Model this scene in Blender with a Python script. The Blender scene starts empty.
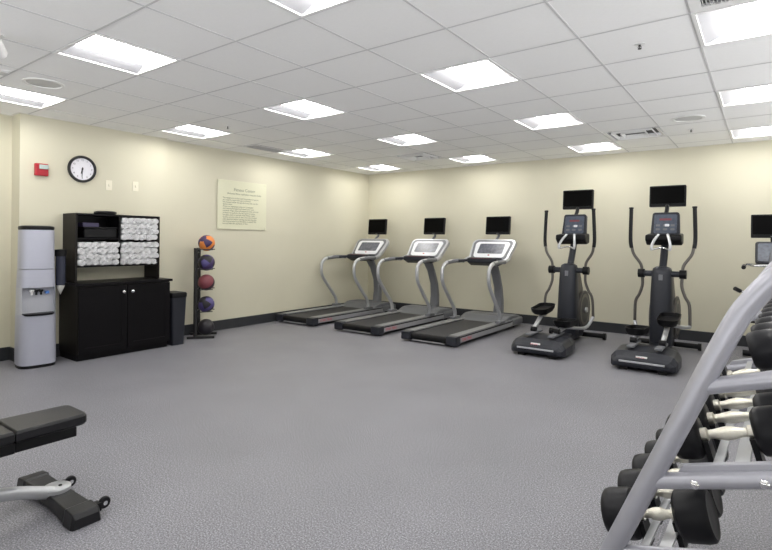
import bpy, bmesh, math, random
from mathutils import Vector, Matrix
random.seed(7)
PI = math.pi
C = bpy.context.scene.collection
S = bpy.context.scene

# ------------------------------------------------------------------ camera
cam_d = bpy.data.cameras.new('camera')
cam = bpy.data.objects.new('camera', cam_d); C.objects.link(cam); S.camera = cam
cam_d.sensor_width = 36.0
cam_d.lens = 515.95 / 772 * 36
cam_d.shift_y = -(275 - 240.73) / 772
cam_d.clip_start = 0.05
YAW, ROLL = 0.6345, 0.009
cam.matrix_world = Matrix.Translation((0.351, -3.337, 1.298)) @ Matrix.Rotation(YAW, 4, 'Z') @ Matrix.Rotation(PI/2, 4, 'X') @ Matrix.Rotation(ROLL, 4, 'Z')

# ------------------------------------------------------------------ world, exposure
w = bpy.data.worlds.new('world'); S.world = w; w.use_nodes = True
# overcast sky above the horizon, brightness added below it to lift the ceiling light
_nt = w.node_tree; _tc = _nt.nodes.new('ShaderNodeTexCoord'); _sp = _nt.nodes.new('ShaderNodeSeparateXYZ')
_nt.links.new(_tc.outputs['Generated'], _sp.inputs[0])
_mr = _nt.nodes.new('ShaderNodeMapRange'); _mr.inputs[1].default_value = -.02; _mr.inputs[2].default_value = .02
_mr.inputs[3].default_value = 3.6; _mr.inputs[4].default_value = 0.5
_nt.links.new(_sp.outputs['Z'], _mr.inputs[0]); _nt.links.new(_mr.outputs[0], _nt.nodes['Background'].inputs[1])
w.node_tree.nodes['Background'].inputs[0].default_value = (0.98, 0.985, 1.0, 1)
S.view_settings.view_transform = 'Standard'
S.view_settings.look = 'None'
S.view_settings.gamma = 1
S.view_settings.exposure = 0.04
LENS_STRENGTH = 24.0
WING_STRENGTH = 0.0
H = 2.591            # ceiling height
T = 0.6096           # ceiling tile

# ------------------------------------------------------------------ materials
def mat(name, col, rough=0.5, metal=0.0, noise=0.0, nscale=30, bump=0.0, bscale=80, emis=0.0, coat=0.0, spec=0.5):
    m = bpy.data.materials.new(name); m.use_nodes = True
    nt = m.node_tree; b = nt.nodes['Principled BSDF']
    b.inputs['Base Color'].default_value = (*col, 1)
    b.inputs['Roughness'].default_value = rough
    b.inputs['Metallic'].default_value = metal
    b.inputs['Specular IOR Level'].default_value = spec
    if coat: b.inputs['Coat Weight'].default_value = coat
    if emis:
        b.inputs['Emission Color'].default_value = (1.0, 0.985, 0.95, 1)
        b.inputs['Emission Strength'].default_value = emis
    tc = nt.nodes.new('ShaderNodeTexCoord')
    n = nt.nodes.new('ShaderNodeTexNoise'); n.inputs['Scale'].default_value = nscale; n.inputs['Detail'].default_value = 4
    nt.links.new(tc.outputs['Object'], n.inputs['Vector'])
    mix = nt.nodes.new('ShaderNodeMix'); mix.data_type = 'RGBA'
    nz = max(noise, 0.02)
    mix.inputs[6].default_value = (*[c*(1-nz) for c in col], 1)
    mix.inputs[7].default_value = (*[min(1, c*(1+nz)) for c in col], 1)
    nt.links.new(n.outputs['Fac'], mix.inputs[0])
    nt.links.new(mix.outputs[2], b.inputs['Base Color'])
    if bump:
        n2 = nt.nodes.new('ShaderNodeTexNoise'); n2.inputs['Scale'].default_value = bscale; n2.inputs['Detail'].default_value = 3
        nt.links.new(tc.outputs['Object'], n2.inputs['Vector'])
        bp = nt.nodes.new('ShaderNodeBump'); bp.inputs['Strength'].default_value = bump; bp.inputs['Distance'].default_value = 0.004
        nt.links.new(n2.outputs['Fac'], bp.inputs['Height']); nt.links.new(bp.outputs['Normal'], b.inputs['Normal'])
    return m

def floor_mat():
    m = bpy.data.materials.new('speckled rubber'); m.use_nodes = True
    nt = m.node_tree; b = nt.nodes['Principled BSDF']
    tc = nt.nodes.new('ShaderNodeTexCoord')
    def noise(sc, det=2, rough=0.6):
        n = nt.nodes.new('ShaderNodeTexNoise'); n.inputs['Scale'].default_value = sc; n.inputs['Detail'].default_value = det
        n.inputs['Roughness'].default_value = rough
        nt.links.new(tc.outputs['Object'], n.inputs['Vector']); return n
    def ramp(src, stops):
        r = nt.nodes.new('ShaderNodeValToRGB'); e = r.color_ramp.elements
        e[0].position, e[0].color = stops[0][0], (*stops[0][1], 1); e[1].position, e[1].color = stops[1][0], (*stops[1][1], 1)
        for p, c in stops[2:]:
            x = e.new(p); x.color = (*c, 1)
        nt.links.new(src, r.inputs[0]); return r
    a = ramp(noise(135, 2, 0.75).outputs['Fac'], [(0.34, (.09, .09, .10)), (0.46, (.185, .182, .205)), (0.54, (.23, .227, .252)), (0.66, (.43, .43, .46))])
    v = nt.nodes.new('ShaderNodeTexVoronoi'); v.inputs['Scale'].default_value = 60
    nt.links.new(tc.outputs['Object'], v.inputs['Vector'])
    big = ramp(noise(1.3, 4).outputs['Fac'], [(0.3, (.90, .90, .90)), (0.7, (1.08, 1.08, 1.08))])
    mul = nt.nodes.new('ShaderNodeMix'); mul.data_type = 'RGBA'; mul.blend_type = 'MULTIPLY'; mul.inputs[0].default_value = 1
    nt.links.new(a.outputs[0], mul.inputs[6]); nt.links.new(big.outputs[0], mul.inputs[7])
    nt.links.new(mul.outputs[2], b.inputs['Base Color'])
    b.inputs['Roughness'].default_value = 0.48
    b.inputs['Specular IOR Level'].default_value = 0.4
    bp = nt.nodes.new('ShaderNodeBump'); bp.inputs['Strength'].default_value = 0.12; bp.inputs['Distance'].default_value = 0.002
    nt.links.new(noise(150).outputs['Fac'], bp.inputs['Height']); nt.links.new(bp.outputs['Normal'], b.inputs['Normal'])
    return m

M = dict(
    wall=mat('cream paint', (.635, .605, .475), 0.7, noise=.03, nscale=2.5, bump=.08, bscale=140),
    ceil=mat('acoustic tile', (.96, .96, .95), 0.9, noise=.03, nscale=60, bump=.25, bscale=220),
    grid=mat('ceiling grid', (.66, .66, .66), 0.6),
    angle=mat('edge angle', (.80, .79, .74), 0.6),
    base=mat('dark vinyl base', (.028, .030, .034), 0.45),
    floor=floor_mat(),
    white=mat('white enamel', (.85, .85, .84), 0.45),
    lens=mat('lit diffuser', (.9, .9, .9), 0.5, emis=LENS_STRENGTH),
    wing=mat('reflector white', (.36, .36, .38), 0.5),
    cream=mat('cream plastic', (.80, .76, .62), 0.45),
    signp=mat('pale sign panel', (.70, .69, .52), 0.35),
    ink=mat('grey green ink', (.26, .27, .18), 0.6),
    black=mat('black plastic', (.007, .007, .008), 0.42, noise=.1, spec=.2),
    blackwood=mat('black laminate', (.0045, .004, .005), 0.38, noise=.2, nscale=12, spec=.15),
    darkside=mat('espresso laminate', (.012, .010, .009), 0.4, noise=.2, nscale=8, spec=.2),
    rubber=mat('black rubber', (.008, .008, .010), 0.42, noise=.1, spec=.25),
    belt=mat('treadmill belt', (.022, .022, .026), 0.55, noise=.15, nscale=200),
    dgrey=mat('charcoal plastic', (.022, .024, .032), 0.38, noise=.08, spec=.35),
    mgrey=mat('mid grey plastic', (.16, .165, .18), 0.45, noise=.05),
    hood=mat('grey hood plastic', (.15, .155, .17), 0.45, noise=.05),
    silver=mat('silver paint', (.52, .53, .55), 0.34, metal=.55, noise=.03),
    tubeS=mat('silver grey frame paint', (.40, .40, .44), 0.36, metal=.45, noise=.04),
    panelS=mat('silver side panel', (.36, .365, .38), 0.4, metal=.3),
    bronze=mat('warm grey paint', (.13, .12, .11), 0.38, metal=.4),
    chrome=mat('chrome', (.80, .80, .80), 0.14, metal=1),
    nickel=mat('knurled nickel', (.72, .69, .60), 0.3, metal=.85, noise=.1, nscale=150, bump=.4, bscale=300),
    screen=mat('dark screen glass', (.002, .002, .002), 0.3, spec=.05),
    bezel=mat('screen bezel', (.006, .006, .007), 0.4, spec=.2),
    face=mat('console white border', (.78, .79, .82), 0.4),
    lcd=mat('console display film', (.11, .115, .14), 0.3, noise=.9, nscale=22),
    lcd2=mat('dark console film', (.07, .085, .12), 0.3, noise=.6, nscale=30),
    red=mat('red plastic', (.42, .012, .025), 0.4),
    redink=mat('red lettering', (.60, .10, .12), 0.5),
    glassw=mat('strobe lens', (.42, .50, .48), 0.2),
    cooler=mat('silver lilac plastic', (.44, .45, .53), 0.36, metal=.12, noise=.02),
    coolerD=mat('recess plastic', (.50, .51, .56), 0.4),
    blue=mat('blue plastic', (.08, .22, .60), 0.4),
    cup=mat('paper cup', (.85, .84, .78), 0.7),
    smoke=mat('smoky dispenser plastic', (.045, .05, .075), 0.25),
    towel=mat('white terry cloth', (.84, .84, .85), 0.95, noise=.06, nscale=60, bump=.8, bscale=260),
    dial=mat('clock dial', (.80, .79, .84), 0.4),
    violetbox=mat('dull violet box', (.07, .06, .13), 0.5),
    vinyl=mat('black vinyl', (.012, .012, .014), 0.38, noise=.1, bump=.1, bscale=200, spec=.35),
    bor=mat('orange ball panel', (.75, .24, .05), 0.45), bpu=mat('purple ball panel', (.05, .03, .10), 0.45),
    bre=mat('maroon ball panel', (.20, .045, .06), 0.45), bbl=mat('black ball panel', (.012, .010, .016), 0.45),
    bgr=mat('grey ball panel', (.05, .07, .065), 0.45), bvi=mat('violet ball panel', (.07, .055, .19), 0.45),
    rail=mat('satin rail', (.27, .275, .285), 0.4, metal=.3),
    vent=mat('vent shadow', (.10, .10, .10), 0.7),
    ventg=mat('vent grey', (.62, .62, .61), 0.6),
    dark=mat('dark metal', (.02, .02, .022), 0.4, metal=.3),
)

# ------------------------------------------------------------------ mesh builder
class MB:
    def __init__(s): s.bm = bmesh.new(); s.smooth = []
    def _mx(s, vs, mx):
        if mx is not None:
            for v in vs: v.co = mx @ v.co
    def box(s, x0, x1, y0, y1, z0, z1, mx=None, mi=0):
        c = [(x0,y0,z0),(x1,y0,z0),(x1,y1,z0),(x0,y1,z0),(x0,y0,z1),(x1,y0,z1),(x1,y1,z1),(x0,y1,z1)]
        v = [s.bm.verts.new(p) for p in c]
        for f in ((0,3,2,1),(4,5,6,7),(0,1,5,4),(1,2,6,5),(2,3,7,6),(3,0,4,7)):
            fc = s.bm.faces.new([v[i] for i in f]); fc.material_index = mi
        s._mx(v, mx); return s
    def quad(s, pts, mi=0):
        f = s.bm.faces.new([s.bm.verts.new(p) for p in pts]); f.material_index = mi; return s
    def rings(s, rings, closed=True, caps=True, smooth=True, mi=0):
        R = [[s.bm.verts.new(p) for p in r] for r in rings]
        n = len(R[0])
        for a, b in zip(R[:-1], R[1:]):
            for i in range(n if closed else n-1):
                j = (i+1) % n
                f = s.bm.faces.new((a[i], a[j], b[j], b[i])); f.smooth = smooth; f.material_index = mi
        if caps:
            f = s.bm.faces.new(list(reversed(R[0]))); f.material_index = mi
            f = s.bm.faces.new(R[-1]); f.material_index = mi
        return s
    def tube(s, pts, r, n=12, smooth=True, curve=0, caps=True, mi=0, flat=None):
        P = [Vector(p) for p in pts]
        if curve and len(P) > 2: P = crom(P, curve)
        rr = r if isinstance(r, (list, tuple)) else None
        rings = []; up = None
        for i, p in enumerate(P):
            t = (P[min(i+1, len(P)-1)] - P[max(i-1, 0)]).normalized()
            if up is None:
                up = Vector((0,0,1)) if abs(t.z) < 0.9 else Vector((1,0,0))
            a = (up - t*up.dot(t)).normalized(); up = a
            b = t.cross(a)
            q = r if rr is None else rr[0] + (rr[-1]-rr[0])*i/(len(P)-1)
            qa, qb = (q, q) if flat is None else (q*flat[0], q*flat[1])
            rings.append([p + a*(qa*math.cos(2*PI*k/n)) + b*(qb*math.sin(2*PI*k/n)) for k in range(n)])
        return s.rings(rings, True, caps, smooth, mi)
    def cyl(s, p0, p1, r, n=20, mi=0, r1=None):
        return s.tube([p0, p1], r if r1 is None else (r, r1), n, True, mi=mi)
    def lathe(s, prof, n=24, mx=None, caps=False, mi=0):
        rings = []
        for (r, z) in prof:
            ring = [Vector((max(r, 1e-4)*math.cos(2*PI*k/n), max(r, 1e-4)*math.sin(2*PI*k/n), z)) for k in range(n)]
            if mx is not None: ring = [mx @ p for p in ring]
            rings.append(ring)
        return s.rings(rings, True, True, True, mi)
    def prism(s, poly, y0, y1, axis='y', mx=None, smooth=False, mi=0):
        def P(a, b, t):
            q = (a, t, b) if axis == 'y' else (t, a, b) if axis == 'x' else (a, b, t)
            q = Vector(q); return mx @ q if mx is not None else q
        return s.rings([[P(a, b, y0) for a, b in poly], [P(a, b, y1) for a, b in poly]], True, True, smooth, mi)
    def build(s, name, m, parent=None, bevel=0.0, seg=2, sub=0, autosmooth=True):
        bmesh.ops.recalc_face_normals(s.bm, faces=s.bm.faces)
        for e in s.bm.edges:
            if len(e.link_faces) == 2 and e.calc_face_angle(0) > .75: e.smooth = False
        me = bpy.data.meshes.new(name); s.bm.to_mesh(me); s.bm.free()
        for x in (m if isinstance(m, (list, tuple)) else [m]): me.materials.append(x)
        o = bpy.data.objects.new(name, me); C.objects.link(o)
        if parent is not None: o.parent = parent
        if bevel:
            b = o.modifiers.new('bevel', 'BEVEL'); b.width = bevel; b.segments = seg; b.limit_method = 'ANGLE'; b.angle_limit = math.radians(40)
        if sub:
            q = o.modifiers.new('sub', 'SUBSURF'); q.levels = sub; q.render_levels = sub
        return o

def crom(P, k):
    out = []
    Q = [P[0]*2 - P[1]] + P + [P[-1]*2 - P[-2]]
    for i in range(1, len(Q)-2):
        a, b, c, d = Q[i-1:i+3]
        for j in range(k):
            t = j / k
            out.append(0.5*((2*b) + (c-a)*t + (2*a-5*b+4*c-d)*t*t + (3*b-a-3*c+d)*t**3))
    out.append(P[-1]); return out

def rrect(w, h, r, n=5, cx=0, cy=0):
    out = []
    for (sx, sy, a0) in ((1,1,0),(-1,1,90),(-1,-1,180),(1,-1,270)):
        for k in range(n+1):
            a = math.radians(a0 + 90*k/n)
            out.append((cx + sx*(w/2-r) + r*math.cos(a), cy + sy*(h/2-r) + r*math.sin(a)))
    return out

def thing(name, label, cat, loc=(0,0,0), rz=0, group=None):
    o = bpy.data.objects.new(name, None); C.objects.link(o); o.empty_display_size = .1
    o.location = loc; o.rotation_euler = (0, 0, rz)
    return tag(o, label, cat, group)
def tag(o, label, cat, group=None):
    o['label'] = label; o['category'] = cat
    if group: o['group'] = group
    return o
def struct(o): o['kind'] = 'structure'; return o
def copy_tree(o, parent=None, top=True):
    c = o.copy(); C.objects.link(c)
    if not top: c.parent = parent
    for ch in o.children: copy_tree(ch, c, False)
    return c
def text(name, body, size, m, parent, mx, ext=0.001, ax='CENTER', ls=1.0):
    cu = bpy.data.curves.new(name, 'FONT'); cu.body = body; cu.size = size; cu.extrude = ext
    cu.align_x = ax; cu.align_y = 'CENTER'; cu.space_line = ls; cu.resolution_u = 3
    t = bpy.data.objects.new('tmp', cu); C.objects.link(t)
    bpy.context.view_layer.update()
    me = bpy.data.meshes.new_from_object(t.evaluated_get(bpy.context.evaluated_depsgraph_get()))
    me.transform(mx); me.materials.clear(); me.materials.append(m); me.name = name
    bpy.data.objects.remove(t)
    o = bpy.data.objects.new(name, me); C.objects.link(o)
    if parent is not None: o.parent = parent
    return o
def basis(o, x, y, z):   # columns are the images of the local axes
    m = Matrix.Identity(4)
    for i, a in enumerate((x, y, z)):
        for j in range(3): m[j][i] = a[j]
    m.translation = Vector(o); return m

# ------------------------------------------------------------------ room shell
XL, XB, XR = -5.94, -5.88, 1.9     # left wall, left wall's projecting bay, right wall
XN = -6.10                         # niche left of the bay
YB, YF = 4.62, -5.2
BY0, BY1 = -1.285, 0.345
struct(MB().box(XN-.1, XR+.1, YF-.1, YB+.1, -.1, 0).build('floor', M['floor']))
# left wall: niche, projecting bay, main run
ww = MB()
ww.prism([(XN, YF), (XN, BY0), (XB, BY0), (XB, BY1), (XL, BY1), (XL, YB), (XN-.15, YB), (XN-.15, YF)], 0, H+.2, axis='z')
struct(ww.build('wall_left', M['wall']))
struct(MB().box(XN-.15, XR+.15, YB, YB+.15, 0, H+.2).build('wall_back', M['wall']))
rw = MB()     # right wall, out of view; three windows added to light the ceiling
rw.box(XR, XR+.15, YF, YB, 0, .45).box(XR, XR+.15, YF, YB, 2.45, H+.2)
ry = [YF, -4.6, -2.0, -1.6, 1.0, 1.4, 4.0, YB]
for a, b in zip(ry[0::2], ry[1::2]): rw.box(XR, XR+.15, a, b, .45, 2.45)
struct(rw.build('wall_right', M['wall']))
for k, (a, b) in enumerate(((-4.6, -2.0), (-1.6, 1.0), (1.4, 4.0))):
    f = MB(); f.box(XR+.05, XR+.12, a, b, .45, .50).box(XR+.05, XR+.12, a, b, 2.40, 2.45)
    for q in range(3):
        yy = a+(b-a-.05)*q/2; f.box(XR+.05, XR+.12, yy, yy+.05, .50, 2.40)
    struct(f.build('added_window_%d' % (k+3), M['white']))  # frame of an unseen opening, added to let daylight in
fw = MB()     # wall behind the camera; two wide windows added for light on the ceiling
fw.box(XN-.15, XR+.15, YF-.15, YF, 0, .35).box(XN-.15, XR+.15, YF-.15, YF, 2.45, H+.2).box(XN-.15, -5.6, YF-.15, YF, .35, 2.45).box(-2.3, -2.0, YF-.15, YF, .35, 2.45).box(1.5, XR+.15, YF-.15, YF, .35, 2.45)
struct(fw.build('wall_front', M['wall']))
for k, (a, b) in enumerate(((-5.6, -2.3), (-2.0, 1.5))):
    f = MB(); f.box(a, b, YF-.12, YF-.05, .35, .40).box(a, b, YF-.12, YF-.05, 2.40, 2.45)
    for q in range(4):
        xx = a+(b-a-.05)*q/3; f.box(xx, xx+.05, YF-.12, YF-.05, .40, 2.40)
    struct(f.build('added_window_%d' % (k+1), M['white']))  # unseen frame too, added with its opening for the daylight
bh, bt = .14, .012
bb = MB()
bb.box(XL, XL+bt, BY1+bt, YB-bt, 0, bh).box(XB, XB+bt, BY0-bt, BY1+bt, 0, bh).box(XN+bt, XB, BY0-bt, BY0, 0, bh).box(XN, XN+bt, YF, BY0, 0, bh).box(XL, XB, BY1, BY1+bt, 0, bh)
struct(bb.build('baseboard_left', M['base'], bevel=.003))
struct(MB().box(XL, XR, YB-bt, YB, 0, bh).build('baseboard_back', M['base'], bevel=.003))
struct(MB().box(XR-bt, XR, YF, YB-bt, 0, bh).build('baseboard_right', M['base'], bevel=.003))
# wall angle under the ceiling edge
ta = MB()
ta.box(XL, XL+.022, BY1+.022, YB-.022, H-.006, H-.001).box(XB, XB+.022, BY0-.022, BY1+.022, H-.006, H-.001).box(XN, XB, BY0-.022, BY0, H-.006, H-.001).box(XN, XN+.022, YF, BY0-.022, H-.006, H-.001)
struct(ta.build('trim_1', M['angle']))
struct(MB().box(XL+.022, XR, YB-.022, YB, H-.006, H-.001).build('trim_2', M['angle']))

fix_cols = [0, -3, -6, -9]
fix_rows = [6, 3, 0, -3, -6]
holes = {(u, v) for u in fix_cols for v in fix_rows if not (u == -9 and v == -6)}
full_vents = {(-2, 5), (-7, 5), (0, -1)}
cl = MB(); U0, U1, V0, V1 = -11, 4, -9, 8
def clampx(x): return min(max(x, XN), XR)
def clampy(y): return min(max(y, YF), YB)
for u in range(U0, U1):
    for v in range(V0, V1):
        if (u, v) in holes or (u, v) in full_vents: continue
        x0, x1, y0, y1 = clampx(u*T), clampx(u*T+T), clampy(v*T), clampy(v*T+T)
        if x1-x0 < .01 or y1-y0 < .01: continue
        cl.box(x0, x1, y0, y1, H, H+.016)
struct(cl.build('ceiling', M['ceil']))
gr = MB(); gw = .0065
for u in range(U0+1, U1):
    if XN < u*T < XR: gr.box(u*T-gw, u*T+gw, YF, YB, H-.003, H-.0005)
for v in range(V0+1, V1):
    if YF < v*T < YB:
        gr.box(XN, XR, v*T-gw, v*T+gw, H-.0045, H-.0031)
struct(gr.build('trim_3', M['grid']))

# ------------------------------------------------------------------ ceiling lights
def make_light():
    t = thing('ceiling_light', '', 'ceiling light')
    a = T/2 - .003
    fr = MB()
    for (x0,x1,y0,y1) in ((-a,a,-a,-a+.022),(-a,a,a-.022,a),(-a,-a+.022,-a+.022,a-.022),(a-.022,a,-a+.022,a-.022)):
        fr.box(x0,x1,y0,y1,-.008,.004)
    fr.build('frame', M['white'], t)
    b = a-.02; cw = .115; d = .075
    rf = MB()     # two sloping reflector wings and the end walls
    rf.quad([(-b,-b,0),(-b,b,0),(-cw,b,d),(-cw,-b,d)]).quad([(b,-b,0),(cw,-b,d),(cw,b,d),(b,b,0)])
    rf.quad([(-b,-b,0),(-cw,-b,d),(cw,-b,d),(b,-b,0)]).quad([(-b,b,0),(b,b,0),(cw,b,d),(-cw,b,d)])
    rf.box(-a, a, -a, a, d+.03, d+.04)
    rf.build('reflector', M['wing'], t)
    ln = MB()
    prof = [(-cw, d), (-cw*.95, .03), (-cw*.6, .012), (0, .006), (cw*.6, .012), (cw*.95, .03), (cw, d)]
    ln.prism(prof, -b+.004, b-.004, axis='y')
    ln.build('diffuser', M['lens'], t)
    return t
rown = {6: 'row nearest the back wall', 3: 'second row from the back wall', 0: 'third row from the back wall', -3: 'fourth row from the back wall', -6: 'row above the camera'}
coln = {-9: 'first from the left', -6: 'second from the left', -3: 'third from the left', 0: 'fourth from the left'}
L0 = make_light(); first = True
for u, v in sorted(holes):
    o = L0 if first else copy_tree(L0); first = False
    o.location = ((u+.5)*T, (v+.5)*T, H)
    tag(o, 'lit ceiling light in the %s, %s' % (rown[v], coln[u]), 'ceiling light', 'recessed square ceiling lights')

# ceiling vents
def vent4(u, v, label):
    t = thing('ceiling_vent', label, 'vent', ((u+.5)*T, (v+.5)*T, H), group='ceiling vents')
    a = T/2-.008
    MB().box(-a, a, -a, a, .05, .06).build('backing', M['vent'], t)
    f = MB()
    for r in (a, a*.74, a*.44):
        z = .0 if r == a else -.006
        iw = .035 if r == a else .012
        for k in range(4):
            mx = Matrix.Rotation(k*PI/2, 4, 'Z')
            vs = [(-r, -r, z-.006), (r, -r, z-.006), (r-iw, -r+iw, z+(.0 if r == a else .030)), (-r+iw, -r+iw, z+(.0 if r == a else .030))]
            f.quad([mx @ Vector(p) for p in vs])
    o = f.build('louver_ring', M['white'], t)
    sd = o.modifiers.new('th', 'SOLIDIFY'); sd.thickness = .003
vent4(-2, 5, 'white louvered ceiling vent between ellipticals and back wall, right of the last lit panel')
vent4(-7, 5, 'white louvered ceiling vent above the middle treadmill near the far corner')
def grille(x0, x1, y0, y1, label, n, along='y', fr=.03):
    t = thing('ceiling_grille', label, 'grille', ((x0+x1)/2, (y0+y1)/2, H), group='ceiling grilles')
    hx, hy = (x1-x0)/2-.006, (y1-y0)/2-.006
    MB().box(-hx, hx, -hy, hy, .035 if fr > .02 else -.006, .045 if fr > .02 else -.002).build('backing', M['vent'], t)
    f = MB()
    z0 = -.008 if fr > .02 else -.014
    f.box(-hx, hx, -hy, -hy+fr, z0, z0+.01).box(-hx, hx, hy-fr, hy, z0, z0+.01).box(-hx, -hx+fr, -hy+fr, hy-fr, z0, z0+.01).box(hx-fr, hx, -hy+fr, hy-fr, z0, z0+.01)
    f.build('frame', M['white'], t)
    s = MB()
    for k in range(n):
        q = -hx+fr + (2*hx-2*fr)*(k+.5)/n
        s.box(-.004, .004, -hy+fr, hy-fr, -.001, .001, Matrix.Translation((q, 0, z0+.004)) @ Matrix.Rotation(.9, 4, 'Y'))
    s.build('slat', M['ventg'], t); 
grille(0, T, -T, 0, 'slatted ceiling return grille at the top right of photo beside a lit panel', 30, fr=.055)
grille(-9*T+.01, -9*T+.27, 2*T, 3*T, 'narrow dull slatted ceiling grille by the left wall above the sign', 12, fr=.012)

# speakers, sprinklers, camera fittings
def round_speaker(x, y, r, label):
    t = thing('ceiling_speaker', label, 'speaker', (x, y, H), group='round ceiling speakers')
    MB().lathe([(r, -.001), (r, -.008), (r*.86, -.010), (r*.86, -.004), (r*.80, -.002)], 32).build('trim_ring', M['white'], t)
    MB().lathe([(r*.83, -.003), (r*.6, -.006), (.001, -.008)], 32).build('grille_mesh', M['ventg'], t)
round_speaker(-4.52, -1.566, .15, 'round white ceiling speaker near the left wall, above the water cooler')
round_speaker(-.30, 2.79, .15, 'round white ceiling speaker over the right elliptical machine')
def sprinkler(x, y, label):
    t = thing('fire_sprinkler', label, 'sprinkler', (x, y, H), group='fire sprinklers')
    MB().lathe([(.032, -.001), (.032, -.004), (.012, -.006), (.001, -.006)], 20).build('escutcheon', M['white'], t)
    b = MB(); b.cyl((0,0,-.004), (0,0,-.016), .007, 10)
    b.tube([(.006,0,-.014), (.010,0,-.022), (.003,0,-.032)], .002, 6).tube([(-.006,0,-.014), (-.010,0,-.022), (-.003,0,-.032)], .002, 6)
    b.cyl((0,0,-.014), (0,0,-.031), .003, 8)
    b.build('body', M['dark'], t)
    MB().lathe([(.001,-.031), (.012,-.031), (.012,-.033), (.001,-.033)], 14).build('deflector', M['dark'], t)
sprinkler(-4.603, .327, 'small fire sprinkler between two lit panels near left wall')
sprinkler(-.318, .333, 'small dark fire sprinkler in the tile left of the top right lit panel')
sprinkler(-.338, 3.40, 'small fire sprinkler beside the round speaker near the back wall')
t = thing('security_camera', 'white camera with dark lens end hanging at the upper left edge', 'camera', (-3.60, -2.165, H))
MB().lathe([(.001, 0), (.04, 0), (.04, -.010), (.012, -.014), (.012, -.05), (.001, -.05)], 16).build('mount', M['white'], t)
mx = Matrix.Translation((0, 0, -.085)) @ Matrix.Rotation(.9, 4, 'Z') @ Matrix.Rotation(PI/2-.45, 4, 'X')
MB().lathe([(.001, -.07), (.030, -.068), (.040, -.05), (.042, .05), (.036, .062), (.001, .064)], 20, mx).build('housing', M['white'], t)
MB().lathe([(.001, .062), (.032, .060), (.030, .072), (.001, .074)], 20, mx).build('lens', M['bezel'], t)
t = thing('ceiling_bracket', 'small white bracket on the ceiling at the left edge by a speaker', 'bracket', (-4.44, -1.89, H))
MB().box(-.06, .06, -.05, .05, -.006, 0).build('plate', M['white'], t, bevel=.002)
MB().box(-.05, .05, -.04, .04, -.022, -.006).build('channel', M['ventg'], t, bevel=.003)

# ------------------------------------------------------------------ wall items
# clock
t = thing('wall_clock', 'round black-rimmed wall clock above the towel shelf', 'clock', (XB, -.684, 2.075))
my = basis((0,0,0), (0,1,0), (0,0,1), (1,0,0))      # local z points off the wall (+x)
MB().lathe([(.001,0),(.150,0),(.152,.02),(.145,.036),(.132,.038),(.124,.024),(.122,.012),(.001,.012)], 48, my).build('rim', M['dark'], t)
MB().lathe([(.001,.013),(.122,.013),(.122,.016),(.001,.016)], 48, my).build('dial', M['dial'], t)
hd = MB()
def hand(a, l0, l1, wd):
    d = Vector((0, math.sin(a), math.cos(a))); n = Vector((0, d.z, -d.y))
    hd.quad([Vector((.020,0,0))+d*-l0+n*wd, Vector((.020,0,0))+d*-l0-n*wd, Vector((.020,0,0))+d*l1-n*wd*.5, Vector((.020,0,0))+d*l1+n*wd*.5])
hand(math.radians(183), .02, .092, .0045); hand(math.radians(194), .015, .055, .007)
o = hd.build('hands', M['dark'], t); sd = o.modifiers.new('th', 'SOLIDIFY'); sd.thickness = .002
MB().cyl((.014,0,0), (.024,0,0), .008, 12).build('hub', M['dark'], t)
for k in range(1, 13):
    a = k*PI/6
    text('numeral', str(k), .026, M['dark'], t, basis((.0165, .100*math.sin(a), .100*math.cos(a)), (0,1,0), (0,0,1), (1,0,0)), .0006)
# fire alarm
t = thing('fire_alarm', 'red wall fire alarm with clear strobe, left of the clock', 'fire alarm', (XB, -1.095, 2.02))
MB().box(0, .045, -.062, .062, -.065, .065).build('body', M['red'], t, bevel=.008)
MB().box(.045, .066, -.030, .056, .005, .052).build('strobe', M['glassw'], t, bevel=.006)
MB().box(.045, .050, -.045, .045, -.050, -.012).build('horn_grille', M['red'], t, bevel=.002)
# switch plates
def plate(y, z, label):
    t = thing('wall_plate', label, 'wall plate', (XB, y, z), group='cream wall plates')
    MB().box(0, .007, -.036, .036, -.058, .058).build('plate', M['cream'], t, bevel=.003)
    MB().box(.007, .016, -.006, .006, -.014, .014).build('toggle', M['cream'], t, bevel=.002)
plate(-.385, 1.92, 'small cream wall plate just right of the clock')
plate(-.068, 1.935, 'small cream wall plate farther right of the clock, near the wall edge')
# rules sign
t = thing('wall_sign', 'pale translucent rules sign with lines of grey text on the left wall', 'sign', (XL, 1.585, 1.80))
MB().box(.012, .018, -.445, .445, -.355, .355).build('panel', M['signp'], t, bevel=.002)
st = MB()
for sy in (-1, 1):
    for sz in (-1, 1): st.cyl((0, sy*.42, sz*.33), (.022, sy*.42, sz*.33), .008, 10)
st.build('standoffs', M['signp'], t)
bs = lambda y, z: basis((.019, y, z), (0,1,0), (0,0,1), (1,0,0))
text('title', 'Fitness Center', .066, M['ink'], t, bs(.03, .225), .0006)
text('subtitle', 'Welcome. Please read before using this facility', .033, M['ink'], t, bs(.03, .165), .0006)
body = ('The equipment in this room is provided for guests\nand must be used with care at all times.\n'
        'No persons under the age of sixteen may use the\nfitness room.\n'
        'Please use equipment only as it is intended\nand return all weights and towels after your\nworkout. Wipe down all equipment after each use\nso that it is ready for the next guest to enjoy.\n'
        'No glass, food or alcohol in the fitness room.\n'
        'Guests use this room at their own risk. Consult\nyour physician before starting any exercise plan\nand stop at once if you feel faint or unwell. We\nare not liable for any injury or loss.')
text('rules_text', body, .0315, M['ink'], t, bs(-.355, -.085), .0006, 'LEFT', .98)

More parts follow.
